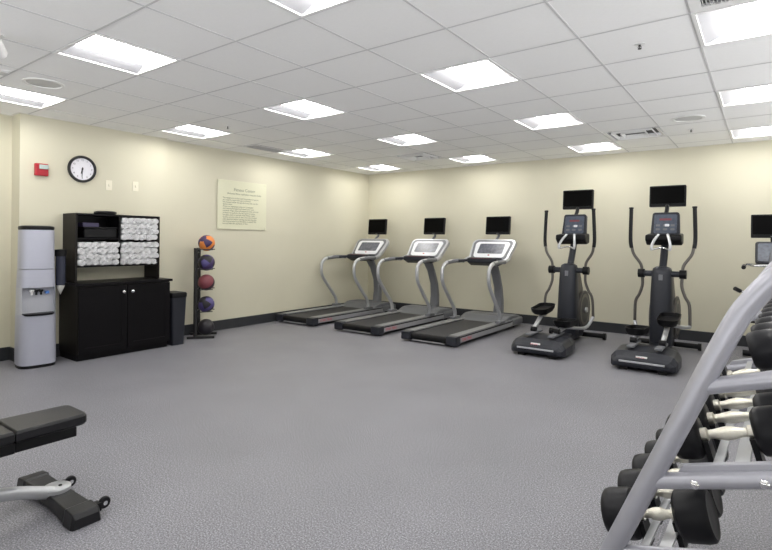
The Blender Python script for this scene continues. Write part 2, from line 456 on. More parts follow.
# ------------------------------------------------------------------ water cooler
t = thing('water_cooler', 'tall silver-grey water cooler with dark top beside the pillar', 'water cooler', (-5.635, -1.215, 0), rz=-.12)
def ovl(w, d, z, n=36, yo=0):
    pts = []; w *= .86; d *= .86
    for k in range(n):
        a = 2*PI*k/n; c, s_ = math.cos(a), math.sin(a)
        e = .62
        pts.append(Vector((d/2*math.copysign(abs(c)**e, c)+yo, w/2*math.copysign(abs(s_)**e, s_), z)))
    return pts
def face_x(y, w, d):   # front surface depth at lateral y
    q = min(abs(2*y/w), .999); return d/2*(1-q**(1/.62))**.62 if False else d/2*(math.cos(math.asin(q**(1/.62))))**.62
prof = [(.385,.38,.03),(.39,.385,.08),(.378,.375,.5),(.362,.36,.9),(.350,.35,1.0),(.346,.345,1.36),(.34,.34,1.385)]
MB().rings([ovl(w_, d_, z) for w_, d_, z in [(.375,.37,0),(.38,.375,.03)]]).build('base', M['black'], t)
cb = MB(); cb.rings([ovl(w_, d_, z) for w_, d_, z in [p for p in prof if p[2] <= .5] + [(.377,.374,.53)]])
cb.build('lower_body', M['cooler'], t)
# middle section with a tap recess: open-front shell
def shell(z0, z1, w0, w1, d0, d1):
    m_ = MB(); rings = []
    n = 40
    for z, w_, d_ in ((z0,w0,d0),(z1,w1,d1)):
        full = ovl(w_, d_, z, n)
        ring = full[6:n-5]            # leaves the front open
        ring = ring + [Vector((.06, ring[-1].y, z)), Vector((.06, ring[0].y, z))]
        rings.append(ring)
    m_.rings(rings, True, True, False); return m_
shell(.53, .80, .377, .368, .374, .360).build('tap_recess', M['coolerD'], t)
MB().rings([ovl(w_, d_, z) for w_, d_, z in [(.367,.359,.80),(.352,.349,.978)]]).build('middle_body', M['cooler'], t)
MB().rings([ovl(w_, d_, z) for w_, d_, z in [(.349,.346,.984),(.340,.34,1.36),(.334,.334,1.375)]]).build('bottle_cover', M['cooler'], t)
MB().rings([ovl(w_, d_, z) for w_, d_, z in [(.335,.335,1.375),(.345,.345,1.392),(.34,.34,1.41),(.28,.28,1.418)]]).build('lid', M['black'], t)
MB().rings([ovl(.30,.22,.522,36,.085), ovl(.32,.25,.54,36,.085)]).build('drip_tray', M['black'], t)
for yy, mm in ((-.06,'white'), (-.022,'black'), (.018,'black')):
    q = MB(); q.cyl((.05,yy,.765), (.125,yy,.76), .014, 12).cyl((.118,yy,.765), (.118,yy,.725), .010, 10).box(.10,.14,yy-.016,yy+.016,.762,.776)
    q.build('tap', M[mm], t, bevel=0)
MB().box(.06,.10,.06,.095,.73,.76).build('blue_button', M['blue'], t, bevel=.004)

# cone cup dispenser fixed beside the cabinet
t = thing('cup_dispenser', 'dark tube paper-cup dispenser with a white cone cup below, between cooler and cabinet', 'cup dispenser', (-5.64, -.985, .80))
MB().box(-.035, -.02, -.03, .045, .0, .36).build('wall_bracket', M['black'], t, bevel=.003)
MB().lathe([(.001,.0),(.042,.0),(.046,.03),(.046,.30),(.052,.31),(.052,.365),(.001,.37)], 20).build('tube', M['smoke'], t)
MB().lathe([(.001,.305),(.055,.305),(.055,.372),(.001,.378)], 20).build('cap', M['black'], t)
MB().lathe([(.034,.0),(.040,-.005),(.030,-.035),(.001,-.10)], 20).build('cone_cup', M['cup'], t)

# ------------------------------------------------------------------ cabinet, hutch
CX0, CX1, CY0, CY1, CZ = XB+.004, -5.43, -.905, .125, .79
t = thing('storage_cabinet', 'black two-door cabinet with silver knobs against the left wall', 'cabinet', ((CX0+CX1)/2, (CY0+CY1)/2, 0))
hx, hy = (CX1-CX0)/2, (CY1-CY0)/2
MB().box(-hx, hx, -hy, hy, .07, CZ).build('carcass', M['darkside'], t, bevel=.002)
MB().box(-hx, hx-.03, -hy+.01, hy-.01, 0, .07).build('plinth', M['blackwood'], t)
MB().box(-hx, hx+.03, -hy-.025, hy+.025, CZ, CZ+.028).build('worktop', M['blackwood'], t, bevel=.003)
for s_, (a, b) in ((-1, (-hy+.006, -.004)), (1, (.004, hy-.006))):
    a2, b2 = (a, b)
    d = MB(); d.box(hx, hx+.016, a2, b2, .075, CZ-.012)
    do = d.build('door', M['blackwood'], t, bevel=.002)
    q = MB()
    for (p0,p1,z0,z1) in ((a2,a2+.06,.075,CZ-.012),(b2-.06,b2,.075,CZ-.012),(a2+.06,b2-.06,.075,.135),(a2+.06,b2-.06,CZ-.072,CZ-.012)): q.box(hx+.016, hx+.021, p0, p1, z0, z1)
    q.build('door_frame', M['blackwood'], do)
    kn = MB(); mxk = basis((hx+.018, (b-.045 if s_ < 0 else a+.045), CZ-.085), (0,1,0), (0,0,1), (1,0,0))
    kn.lathe([(.006,0),(.006,.012),(.017,.018),(.018,.026),(.012,.032),(.001,.033)], 16, mxk).build('knob', M['chrome'], do)
TZ = CZ+.028
t = thing('towel_hutch', 'dark open hutch of cubbies standing on the black cabinet', 'hutch', (XB+.004, 0, TZ))
HD, Y0, Y1, YD, ZT = .31, -.875, .075, -.405, 1.565-TZ
ZB = 1.0-TZ
MB().box(0, HD, Y0, Y0+.022, 0, ZT).build('side_panel', M['darkside'], t, bevel=.0015)
MB().box(0, HD, Y1-.022, Y1, 0, ZT).build('side_panel', M['darkside'], t, bevel=.0015)
MB().box(0, HD, Y0+.022, Y1-.022, ZT-.018, ZT).build('top_panel', M['blackwood'], t)
MB().box(0, HD, Y0+.022, Y1-.022, ZB-.02, ZB).build('bottom_shelf', M['blackwood'], t)
MB().box(0.01, HD, YD-.009, YD+.009, ZB, ZT-.018).build('divider', M['blackwood'], t)
MB().box(0, .008, Y0+.022, Y1-.022, ZB, ZT-.018).build('back_panel', M['blackwood'], t)
MB().box(0.008, HD, Y0+.022, YD-.009, 1.285-TZ, 1.297-TZ).build('shelf', M['blackwood'], t)
MB().box(0.008, HD-.01, YD+.009, Y1-.022, 1.272-TZ, 1.284-TZ).build('shelf', M['blackwood'], t)
hut = t
t = thing('storage_tray', 'low black lidded tray inside the open upper left cubby', 'tray', (XB+.15, -.60, 1.297))
MB().box(-.11, .13, -.17, .18, 0, .105).build('body', M['black'], t, bevel=.012)
MB().box(-.115, .135, -.175, .185, .105, .125).build('lid', M['black'], t, bevel=.006)
t = tag(MB().box(-.08, .08, -.085, .085, 0, .045).build('storage_box', M['violetbox'], bevel=.006), 'dull violet flat box resting on the black tray in the upper left cubby', 'box')
t.location = (XB+.15, -.68, 1.422)
t = tag(MB().lathe([(.001,0),(.10,0),(.115,.012),(.115,.03),(.09,.04),(.001,.042)], 28).build('round_tin', M['black']), 'low dark round tin on top of the towel hutch', 'tin')
t.location = (XB+.17, -.50, 1.565)

# rolled towels
def towel_mesh(seed):
    random.seed(seed)
    m_ = MB(); n = 40; turns = 2.6; R = .0385; th = .0075; L = .27
    inner, outer = [], []
    for k in range(n+1):
        a = 2*PI*turns*k/n
        r = .006 + (R-.006)*(k/n)
        r *= 1 + .035*math.sin(3*a+seed)
        c, s_ = math.cos(a), math.sin(a)
        outer.append((r*c, r*s_)); inner.append(((r-th*1.25)*c, (r-th*1.25)*s_))
    rings = []
    for k in range(n+1):
        (a, b), (c, d) = outer[k], inner[k]
        j = random.uniform(-.004, .004)
        mid = ((a+c)/2, (b+d)/2)
        rings.append([Vector((0,c,d)), Vector((L-.003+j,c,d)), Vector((L+.003+j,*mid)), Vector((L-.003+j,a,b)), Vector((0,a,b))])
    m_.rings(rings, True, True, True)
    return m_
towels = [towel_mesh(s_).build('rolled_towel', M['towel']) for s_ in range(4)]
random.seed(11)
ords = ['first', 'second', 'third', 'fourth', 'fifth', 'sixth', 'seventh', 'eighth', 'ninth']
used = [False]*4
def stack(y0, y1, z0, rows, cols, where, group):
    pitch = (y1-y0)/cols
    for r in range(rows):
        for c in range(cols):
            i = random.randrange(4)
            o = towels[i] if not used[i] else towels[i].copy()
            if used[i]: C.objects.link(o)
            used[i] = True
            off = pitch*.12*(1 if r % 2 else -1)
            o.location = (XB+.068+random.uniform(-.005, .014), y0+pitch*(c+.5)+off+random.uniform(-.002,.002), z0+.036+r*.0635+random.uniform(-.0015,.0015))
            o.rotation_euler = (random.uniform(0, 6.28), 0, 0)
            rr = rows-1-r
            tag(o, 'rolled towel, %s from left, %s row down, %s' % (ords[c], ords[rr], where), 'towel', group)
stack(Y0+.03, YD-.014, .995, 4, 6, 'lower left cubby', 'rolled towels in the lower left cubby')
stack(YD+.014, Y1-.03, .995, 4, 6, 'lower right cubby', 'rolled towels in the lower right cubby')
stack(YD+.014, Y1-.03, 1.277, 4, 6, 'upper right cubby', 'rolled towels in the upper right cubby')

# ------------------------------------------------------------------ waste bin
t = thing('waste_bin', 'slim dark grey waste bin at the right end of the black cabinet', 'bin', (-5.56, .255, 0))
sec = lambda w_, d_, z: [Vector((a, b, z)) for a, b in rrect(d_, w_, .025)]
MB().rings([sec(.155,.25,0), sec(.195,.29,.58)]).build('body', M['dgrey'], t)
MB().rings([sec(.20,.30,.58), sec(.205,.305,.60), sec(.205,.305,.625), sec(.19,.29,.64)]).build('lid', M['black'], t)

# ------------------------------------------------------------------ medicine ball rack
RX, RY, RA = -5.73, .70, math.radians(45)
t = thing('ball_rack', 'black upright rack holding five medicine balls beside the bin', 'ball rack', (RX, RY, 0), rz=0)
P1, P2 = Vector((.115, -.10, 0)), Vector((-.115, .10, 0))
fd = Vector((.62, .78, 0)).normalized()
ballz = [.125, .43, .72, .985, 1.245]
for P in (P1, P2):
    MB().box(P.x-.018, P.x+.018, P.y-.018, P.y+.018, .03, 1.18).build('post', M['dark'], t, bevel=.003)
    a, b = P - fd*.10, P + fd*.24
    n_ = Vector((-fd.y, fd.x, 0))*.022
    f = MB(); f.rings([[a+n_, a-n_, a-n_+Vector((0,0,.03)), a+n_+Vector((0,0,.03))], [b+n_, b-n_, b-n_+Vector((0,0,.03)), b+n_+Vector((0,0,.03))]], smooth=False)
    f.build('foot', M['dark'], t, bevel=.003)
bc = fd*.115
br = .108
for z in ballz[1:]:
    q = MB()
    for P in (P1, P2):
        e = P + fd*.21 + (P.normalized()*-.03)
        q.tube([P+Vector((0,0,z-.085)), e+Vector((0,0,z-.085))], .006, 8)
    q.tube([P1+Vector((0,0,z-.085)), P2+Vector((0,0,z-.085))], .008, 8)
    q.build('shelf_bracket', M['dark'], t)
MB().tube([P1+Vector((0,0,1.12)), P2+Vector((0,0,1.12))], .010, 8).build('crossbar', M['dark'], t)
def ball(z, mats, tilt, label):
    m_ = MB(); n = 14
    mx = Matrix.Rotation(tilt[0], 4, 'X') @ Matrix.Rotation(tilt[1], 4, 'Y') @ Matrix.Rotation(tilt[2], 4, 'Z')
    rings = [[mx @ Vector((br*math.sin(PI*i/n)*math.cos(2*PI*k/24), br*math.sin(PI*i/n)*math.sin(2*PI*k/24), br*math.cos(PI*i/n))) for k in range(24)] for i in range(n+1)]
    rings[0] = [mx @ Vector((.0005*math.cos(2*PI*k/24), .0005*math.sin(2*PI*k/24), br)) for k in range(24)]
    rings[-1] = [mx @ Vector((.0005*math.cos(2*PI*k/24), .0005*math.sin(2*PI*k/24), -br)) for k in range(24)]
    m_.rings(rings)
    bm = m_.bm; inv = mx.inverted()
    for f in bm.faces:
        p = inv @ f.calc_center_median(); zz = p.z/br; an = math.atan2(p.y, p.x)
        f.material_index = 1 if abs(zz) < .30 else (2 if (int((an+PI)/(PI/3)) % 2 and abs(zz) < .85) else 0)
    o = m_.build('medicine_ball', [M[k] for k in mats])
    tag(o, label, 'medicine ball', 'medicine balls on the upright rack')
    o.location = (RX+bc.x, RY+bc.y, z); return o
ball(ballz[4], ('bpu','bor','bor'), (.9,.3,.2), 'orange and dark purple medicine ball, top of the rack')
ball(ballz[3], ('bbl','bpu','bvi'), (.9,.1,.9), 'dark purple medicine ball, second from the top of the rack')
ball(ballz[2], ('bre','bbl','bre'), (.9,.5,.5), 'maroon and black medicine ball in the middle of the rack')
ball(ballz[1], ('bbl','bvi','bvi'), (.8,.2,.1), 'violet blue medicine ball, second from the bottom of the rack')
ball(ballz[0], ('bbl','bgr','bbl'), (1.0,.9,.3), 'mostly black medicine ball with grey panels, lowest on the rack')

# ------------------------------------------------------------------ screens shared by all machines
def tv(parent, y, zc, w_=.42, h_=.27, tilt=.10):
    mx = Matrix.Translation((0, y, zc)) @ Matrix.Rotation(-tilt, 4, 'X')
    b = MB(); b.prism(rrect(w_, h_, .012), -.022, .022, 'y', mx)
    b.prism(rrect(w_*.7, h_*.7, .012), .018, .045, 'y', mx)
    so = b.build('television', M['bezel'], parent, bevel=.003)
    MB().box(-w_/2+.018, w_/2-.018, -.0245, -.0215, -h_/2+.038, h_/2-.018, mx).build('screen', M['screen'], so)
    MB().box(-.02, .02, -.0245, -.0215, -h_/2+.012, -h_/2+.018, mx).build('maker_badge', M['mgrey'], so)
    return so

# ------------------------------------------------------------------ treadmill
def make_treadmill():
    t = thing('treadmill', '', 'treadmill')
    MB().box(-.395, .395, .07, 2.10, .038, .092).build('frame', M['black'], t, bevel=.005)
    for sx in (-1, 1):
        for y in (.16, 1.95): MB().cyl((sx*.33, y, 0), (sx*.33, y, .042), .027, 12).build('foot', M['black'], t)
    MB().box(-.26, .26, .06, 1.62, .098, .117).build('running_belt', M['belt'], t, bevel=.003)
    MB().cyl((-.275, .055, .075), (.275, .055, .075), .041, 20).build('rear_roller', M['black'], t)
    MB().box(-.25, .25, .012, .027, .022, .036).build('rear_trim', M['panelS'], t, bevel=.002)
    for sx in (-1, 1):
        MB().box(min(sx*.27, sx*.40), max(sx*.27, sx*.40), .09, 1.75, .118, .136).build('side_rail', M['rail'], t, bevel=.004)
        MB().box(min(sx*.375, sx*.412), max(sx*.375, sx*.412), .10, 2.06, .046, .106).build('side_panel', M['panelS'], t, bevel=.004)
        MB().box(min(sx*.27, sx*.408), max(sx*.27, sx*.408), .09, 2.06, .106, .120).build('side_channel', M['black'], t)
        MB().box(min(sx*.27, sx*.42), max(sx*.27, sx*.42), 0, .125, .022, .132).build('end_cap', M['dgrey'], t, bevel=.012)
        mx = basis((sx*.413, .30, .077), (0, sx, 0), (0, 0, 1), (sx, 0, 0))
        text('lettering', 'STAR TRAC', .052, M['redink'], t, mx, .0008)
    # motor hood
    prof = [(1.44, .117), (1.54, .140), (1.66, .185), (1.74, .196), (1.98, .192), (2.10, .165), (2.175, .11), (2.175, .045), (1.9, .045), (1.44, .08)]
    m_ = MB(); m_.prism(prof, -.385, .385, 'x'); m_.build('motor_hood', M['hood'], t, bevel=.02, seg=3)
    mp = MB(); mp.box(-.42, .42, 1.74, 2.15, .045, .150); mp.build('front_shroud', M['hood'], t, bevel=.03, seg=3)
    # S-shaped side tubes
    for sx in (-1, 1):
        pts = [(sx*.375,1.38,.13),(sx*.375,1.35,.28),(sx*.378,1.16,.50),(sx*.38,1.015,.68),(sx*.38,.985,.81),(sx*.38,1.01,.92),(sx*.378,1.12,.985),(sx*.37,1.36,1.005),(sx*.35,1.58,1.0),(sx*.345,1.74,1.04)]
        u = MB().tube(pts, .027, 14, curve=6).build('upright_tube', M['silver'], t)
        MB().box(sx*.375-.045, sx*.375+.045, 1.30, 1.46, .132, .172).build('tube_foot', M['mgrey'], u, bevel=.008)
        MB().tube(crom([Vector(p) for p in pts[6:9]], 4), .0295, 12).build('hand_grip', M['mgrey'], u)
    # neck
    rings = []
    for (y, z, wd, th) in ((2.05,.16,.15,.12),(2.07,.38,.14,.10),(2.04,.58,.13,.085),(1.94,.80,.14,.075),(1.80,.98,.17,.075),(1.74,1.04,.22,.08)):
        rings.append([Vector((a+.04, y+b, z)) for a, b in rrect(wd, th, .025, 3)])
    MB().rings(rings).build('neck', M['mgrey'], t)
    # console
    o = Vector((0, 1.86, 1.15)); d = Vector((0, .30, .33)).normalized(); nrm = Vector((0, -d.z, d.y))
    mx = basis(o, (1,0,0), d, nrm)
    def trap(w0, w1, h, r=.05, n=6):
        pts = []
        for (sx, sy, a0) in ((1,1,0),(-1,1,90),(-1,-1,180),(1,-1,270)):
            wv = (w1 if sy > 0 else w0)/2
            for k in range(n+1):
                a = math.radians(a0+90*k/n); pts.append((sx*(wv-r)+r*math.cos(a), sy*(h/2-r)+r*math.sin(a)))
        return pts
    MB().prism(trap(.69,.75,.455,.09,8), -.035, .03, 'z', mx).build('console_shell', M['silver'], t, bevel=.012, seg=3)
    MB().prism(trap(.61,.68,.40,.08,8), .03, .036, 'z', mx).build('console_bezel', M['mgrey'], t, bevel=.002)
    fo = MB().prism(trap(.53,.59,.32,.06,8), .036, .040, 'z', mx).build('console_face', M['face'], t)
    MB().prism(rrect(.43,.20,.02,3,0,.018), .040, .043, 'z', mx).build('display', M['lcd'], fo)
    MB().prism(rrect(.03,.018,.004,3,.0,-.115), .040, .044, 'z', mx).build('stop_key', M['red'], fo)
    # tray under the console
    tr = MB(); tr.prism([(1.50,.985),(1.50,1.045),(1.58,1.06),(1.79,1.05),(1.79,.965),(1.62,.935)], -.245, .245, 'x')
    tro = tr.build('cup_tray', M['dgrey'], t, bevel=.015, seg=3)
    MB().box(-.18, .18, 1.502, 1.512, 1.046, 1.051).build('tray_edge', M['bre'], tro)
    for sx in (-1, 1): MB().tube([(sx*.24,1.55,1.015),(sx*.30,1.47,1.01),(sx*.365,1.40,1.005)], .02, 10, curve=3).build('handlebar', M['dgrey'], t)
    so = tv(t, 2.10, 1.555, .42, .285)
    MB().tube([(0,1.97,1.29),(0,2.12,1.38),(0,2.13,1.48)], .022, 10).build('screen_stem', M['mgrey'], t)
    return t
t0 = make_treadmill()
for i, (x, lab) in enumerate(((-3.085, 'grey and black treadmill nearest the ellipticals, rightmost of three'),
                              (-4.255, 'grey and black treadmill in the middle of the three'),
                              (-5.485, 'grey and black treadmill against the left wall, by the far corner'))):
    o = t0 if i == 0 else copy_tree(t0)
    o.location = (x+.02, 2.20, 0); o.scale = (.965, 1, 1); tag(o, lab, 'treadmill', 'treadmills facing the back wall')

# ------------------------------------------------------------------ elliptical
def make_elliptical(x, y, left_high, label):
    t = thing('elliptical_trainer', label, 'elliptical trainer', (x, y, 0), group='elliptical trainers')
    # rear housing
    def sec2(y_, w_, zt, zb=.03):
        return [Vector((-w_/2, y_, zb)), Vector((-w_/2, y_, zb+(zt-zb)*.55)), Vector((-w_/2*.86, y_, zt*.92)), Vector((-w_/2*.6, y_, zt)), Vector((w_/2*.6, y_, zt)), Vector((w_/2*.86, y_, zt*.92)), Vector((w_/2, y_, zb+(zt-zb)*.55)), Vector((w_/2, y_, zb))]
    MB().rings([sec2(.0,.52,.12,.05), sec2(.035,.59,.15), sec2(.10,.62,.19), sec2(.35,.62,.21), sec2(.55,.56,.19), sec2(.80,.34,.13)], smooth=False).build('rear_housing', M['dgrey'], t, bevel=.018, seg=3)
    MB().box(-.215, .205, -.006, .02, .085, .105).build('front_strip', M['silver'], t, bevel=.004)
    MB().box(-.06, .045, .001, .014, .142, .160, Matrix.Rotation(-.15, 4, 'X')).build('badge', M['white'], t, bevel=.002)
    text('lettering', 'STAR TRAC', .017, M['redink'], t, basis((-.0075, -.019, .151), (1,0,0), (0,.35,.94), (0,-.94,.35)), .0006)
    for sx in (-1, 1):
        MB().box(sx*.18-.04, sx*.18+.04, .03, .16, .0, .04).build('foot', M['black'], t, bevel=.004)
    for sx in (-1, 1):
        MB().box(sx*.13-.035, sx*.13+.035, .12, .52, .215, .238).build('roller_track', M['mgrey'], t, bevel=.004)
    MB().box(-.09, .09, .75, 1.62, .035, .13).build('base_rail', M['dgrey'], t, bevel=.015)
    MB().tube([(-.34,1.60,.05),(.34,1.60,.05)], .032, 12).build('stabilizer', M['black'], t)
    for sx in (-1, 1): MB().cyl((sx*.34,1.60,.045), (sx*.375,1.60,.045), .045, 14).build('stabilizer_cap', M['black'], t)
    MB().prism([(1.30,.42),(1.30,.92),(1.36,.93),(1.50,.70),(1.58,.42)], -.105, .105, 'x').build('rear_shroud', M['bronze'], t, bevel=.02)
    # tower
    rings = []
    for (z, w_, d_, yy) in ((.10,.24,.30,1.20),(.30,.255,.30,1.20),(.70,.235,.25,1.21),(.95,.215,.20,1.22),(1.0,.19,.16,1.22),(1.02,.12,.10,1.22)):
        rings.append([Vector((w_/2*math.copysign(abs(math.cos(a))**.7, math.cos(a)), yy+d_/2*math.copysign(abs(math.sin(a))**.7, math.sin(a)), z)) for a in [2*PI*k/28 for k in range(28)]])
    MB().rings(rings).build('tower', M['dgrey'], t)
    MB().box(-.022, .022, 1.108, 1.122, .86, .93).build('tower_badge', M['mgrey'], t, bevel=.003)
    # crank discs behind the tower
    for sx in (-1, 1):
        d = MB(); mxd = basis((sx*.125, 1.47, .40), (0,1,0), (0,0,1), (sx,0,0))
        d.lathe([(.001,-.02),(.235,-.02),(.250,-.005),(.250,.012),(.235,.018),(.20,.012),(.07,.02),(.001,.022)], 40, mxd)
        do = d.build('crank_disc', M['dgrey'], t)
        MB().lathe([(.246,-.008),(.256,-.006),(.256,.012),(.246,.014)], 40, mxd).build('disc_rim', M['bronze'], do)
        MB().lathe([(.001,.02),(.035,.02),(.035,.045),(.001,.05)], 20, mxd).build('crank_hub', M['silver'], do)
    MB().tube([(0,1.30,.15),(0,1.55,.15)], .10, 16).build('drive_cover', M['black'], t)
    # pivot shaft
    MB().tube([(-.23,1.20,.935),(.23,1.20,.935)], .035, 14).build('pivot_shaft', M['dgrey'], t)
    for sx in (-1, 1):
        hi = left_high if sx < 0 else not left_high
        ph = .035 if hi else -.035        # lower arm swing; grips go the other way
        pz = .46 if hi else .325
        lowy = 1.20 - ph*1.6
        MB().tube([(sx*.185,1.20,.935),(sx*.255,1.20,.935)], .052, 18).build('pivot_hub', M['black'], t)
        pts = [(sx*.325, 1.20+ph*1.2, 1.26), (sx*.30, 1.20+ph*.8, 1.16), (sx*.225, 1.20+ph*.3, 1.04), (sx*.215, 1.20, .935), (sx*.21, 1.20-ph*.3, .80), (sx*.245, 1.20-ph*.7, .68), (sx*.29, 1.20-ph, .58), (sx*.30, lowy, .34)]
        a = MB().tube(pts, .017, 12, curve=5).build('swing_arm', M['bronze'], t)
        MB().tube([(sx*.325, 1.20+ph*1.2, 1.24), (sx*.335, 1.20+ph*1.5, 1.36), (sx*.325, 1.20+ph*2.0, 1.72)], .022, 12, curve=5).build('foam_grip', M['rubber'], a)
        MB().lathe([(.001,0),(.026,0),(.026,.018),(.001,.022)], 14, Matrix.Translation((sx*.325, 1.20+ph*2.0, 1.71))).build('grip_cap', M['black'], a)
        # foot link and pedal
        py = .68 if hi else .60
        MB().tube([(sx*.30,lowy,.34),(sx*.24,lowy-.14,pz-.11),(sx*.16,py+.02,pz-.05)], .020, 12, curve=5).build('pedal_link', M['silver'], t)
        MB().tube([(sx*.14,.33,.262),(sx*.145,py-.05,pz-.05)], .026, 12).build('slide_link', M['silver'], t)
        MB().cyl((sx*.14-.03,.33,.262), (sx*.14+.03,.33,.262), .030, 16).build('roller', M['black'], t)
        pd = MB(); rings = []
        mxp = Matrix.Translation((sx*.15, py, pz-.02)) @ Matrix.Rotation(.10 if hi else -.04, 4, 'X')
        for (s_, z) in ((.80,-.015),(.97,.02),(1.03,.062),(.97,.062),(.93,.022),(.0001,.018)):
            rings.append([mxp @ Vector((a_*s_, b_*s_, z)) for a_, b_ in rrect(.20,.42,.08,5)])
        pd.rings(rings).build('pedal', M['black'], t)
    # mast, console
    MB().tube([(0,1.26,.98),(0,1.38,1.20),(0,1.47,1.46)], .042, 10, curve=3, flat=(.8,1.0)).build('mast', M['dgrey'], t)
    o = Vector((0, 1.45, 1.53)); d = Vector((0,.25,.97)).normalized(); nrm = Vector((0,-d.z,d.y)); mx = basis(o, (1,0,0), d, nrm)
    MB().prism([(a*(1.0 if b > 0 else 1.08), b) for a, b in rrect(.295,.30,.03)], -.05, .02, 'z', mx).build('console_shell', M['dgrey'], t, bevel=.01)
    f = MB().prism(rrect(.25,.24,.02), .02, .024, 'z', mx).build('console_face', M['lcd2'], t)
    MB().prism(rrect(.13,.025,.004,3,0,.055), .024, .027, 'z', mx).build('readout', M['bre'], f)
    kk = MB()
    for i in range(3):
        for j in range(2): kk.prism(rrect(.045,.025,.005,2,-.08+i*.08,-.02-j*.05), .024, .028, 'z', mx)
    kk.build('keypad', M['mgrey'], f)
    MB().prism(rrect(.05,.03,.008,3,.02,-.02), .028, .031, 'z', mx).build('start_key', M['face'], f)
    tr = MB(); tr.prism([(1.25,1.33),(1.25,1.40),(1.46,1.42),(1.46,1.29),(1.34,1.27)], -.195, .195, 'x')
    tr.build('cup_tray', M['black'], t, bevel=.02, seg=3)
    for sx in (-1, 1):
        MB().tube([(sx*.05,1.26,1.40),(sx*.08,1.17,1.33),(sx*.10,1.10,1.25),(sx*.09,1.10,1.215)], .016, 12, curve=4).build('pulse_grip', M['silver'], t)
    MB().tube([(-.09,1.105,1.22),(0,1.17,1.245),(.09,1.105,1.22)], .011, 8, curve=3).build('grip_bridge', M['chrome'], t)
    MB().tube([(0,1.49,1.66),(0,1.56,1.72),(0,1.60,1.80)], .024, 10).build('screen_stem', M['black'], t)
    tv(t, 1.60, 1.885, .405, .265, .08)
    return t
make_elliptical(-1.73, 2.34, True, 'charcoal elliptical trainer beside the treadmills with its left pedal raised')
make_elliptical(-.64, 2.34, False, 'charcoal elliptical trainer right of the other, right pedal raised')

# ------------------------------------------------------------------ exercise bike at the right edge
t = thing('exercise_bike', 'exercise bike with small screen behind the dumbbell rack, cut by right edge', 'exercise bike', (.415, 2.75, 0))
for y in (.05, 1.15):
    MB().tube([(-.27,y,.045),(.27,y,.045)], .035, 12).build('stabilizer', M['black'], t)
MB().tube([(0,.05,.08),(0,.35,.20),(0,1.15,.08)], .045, 12, curve=4).build('base_rail', M['dgrey'], t)
MB().prism([(.45,.15),(.40,.55),(.60,.80),(.85,.80),(1.05,.55),(1.08,.15)], -.085, .085, 'x').build('drive_housing', M['dgrey'], t, bevel=.04, seg=3)
MB().tube([(0,.50,.40),(0,.30,.95)], .03, 12).build('seat_post', M['silver'], t)
MB().prism([(.12,.95),(.10,1.0),(.30,1.01),(.50,.99),(.50,.96),(.30,.94)], -.10, .10, 'x').build('saddle', M['vinyl'], t, bevel=.03, seg=3)
MB().tube([(0,.80,.75),(0,.98,1.0),(0,1.10,1.20)], .035, 12).build('mast', M['mgrey'], t)
mx = basis((0,1.10,1.20), (1,0,0), (0,.35,.937), (0,-.937,.35))
MB().prism(rrect(.32,.26,.03), -.05, .02, 'z', mx).build('console_shell', M['dgrey'], t, bevel=.01)
MB().prism(rrect(.27,.21,.02), .02, .024, 'z', mx).build('console_face', M['lcd2'], t)
for sx in (-1, 1):
    MB().tube([(0,1.0,1.06),(sx*.14,.95,1.06),(sx*.24,.80,1.07),(sx*.25,.62,1.06)], .017, 12, curve=5).build('handlebar', M['chrome'], t)
    MB().tube([(sx*.25,.66,1.06),(sx*.25,.52,1.05)], .021, 12).build('bar_grip', M['rubber'], t)
    MB().tube([(sx*.09,.72,.36),(sx*.11,.72+sx*.1,.36-sx*.12)], .014, 8).build('crank', M['silver'], t)
    MB().tube([(sx*.05,.80,.76),(sx*.18,.66,.77),(sx*.29,.56,.80)], .014, 10, curve=3).build('side_handle', M['chrome'], t)
    MB().tube([(sx*.28,.57,.797),(sx*.325,.52,.825)], .022, 12).build('side_grip', M['rubber'], t)
    MB().box(sx*.17-.05, sx*.17+.05, .67+sx*.1, .77+sx*.1, .345-sx*.12, .37-sx*.12).build('pedal', M['black'], t, bevel=.008)
MB().tube([(0,1.14,1.30),(0,1.16,1.40)], .022, 10).build('screen_stem', M['black'], t)
tv(t, 1.15, 1.50, .405, .265, .06)

# ------------------------------------------------------------------ weight bench
t = thing('weight_bench', 'black padded flat bench on silver frame at the lower left', 'bench', (-2.415, -2.20, 0))
def pad(y0, y1, w0, w1, z0, z1, cr=(.035,.035)):
    m_ = MB(); rings = []
    for (z, s_) in ((z0, .93), (z0+.012, 1.0), (z1-.012, 1.0), (z1, .95)):
        pts = []
        for (x_, y_) in ((w1/2, y1), (-w1/2, y1), (-w0/2, y0), (w0/2, y0)):
            pts.append((x_, y_))
        # rounded corners
        out = []
        for i in range(4):
            p, q, r = Vector(pts[i-1]), Vector(pts[i]), Vector(pts[(i+1) % 4])
            rr_ = cr[1] if i < 2 else cr[0]
            a = q + (p-q).normalized()*rr_; b = q + (r-q).normalized()*rr_
            for k in range(5):
                u = k/4; out.append(a*(1-u)**2 + q*2*u*(1-u) + b*u*u)
        c = Vector((0, (y0+y1)/2))
        ins = (1-s_)*.12
        out2 = []
        for p in out:
            d_ = (p-c); out2.append(p - Vector((math.copysign(ins, d_.x), math.copysign(ins, d_.y))))
        rings.append([Vector((p.x, p.y, z)) for p in out2])
    return m_.rings(rings, smooth=False)
pad(-.272, .035, .250, .225, .392, .446, (.004,.03)).build('seat_pad', M['vinyl'], t, bevel=.006)
pad(-1.10, -.275, .27, .250, .392, .446, (.03,.004)).build('back_pad', M['vinyl'], t, bevel=.006)
MB().box(-.108, .108, -.27, -.015, .345, .394).build('pad_plate', M['black'], t, bevel=.006)
MB().box(-.115, .115, -1.05, -.27, .345, .394).build('pad_plate', M['black'], t, bevel=.006)
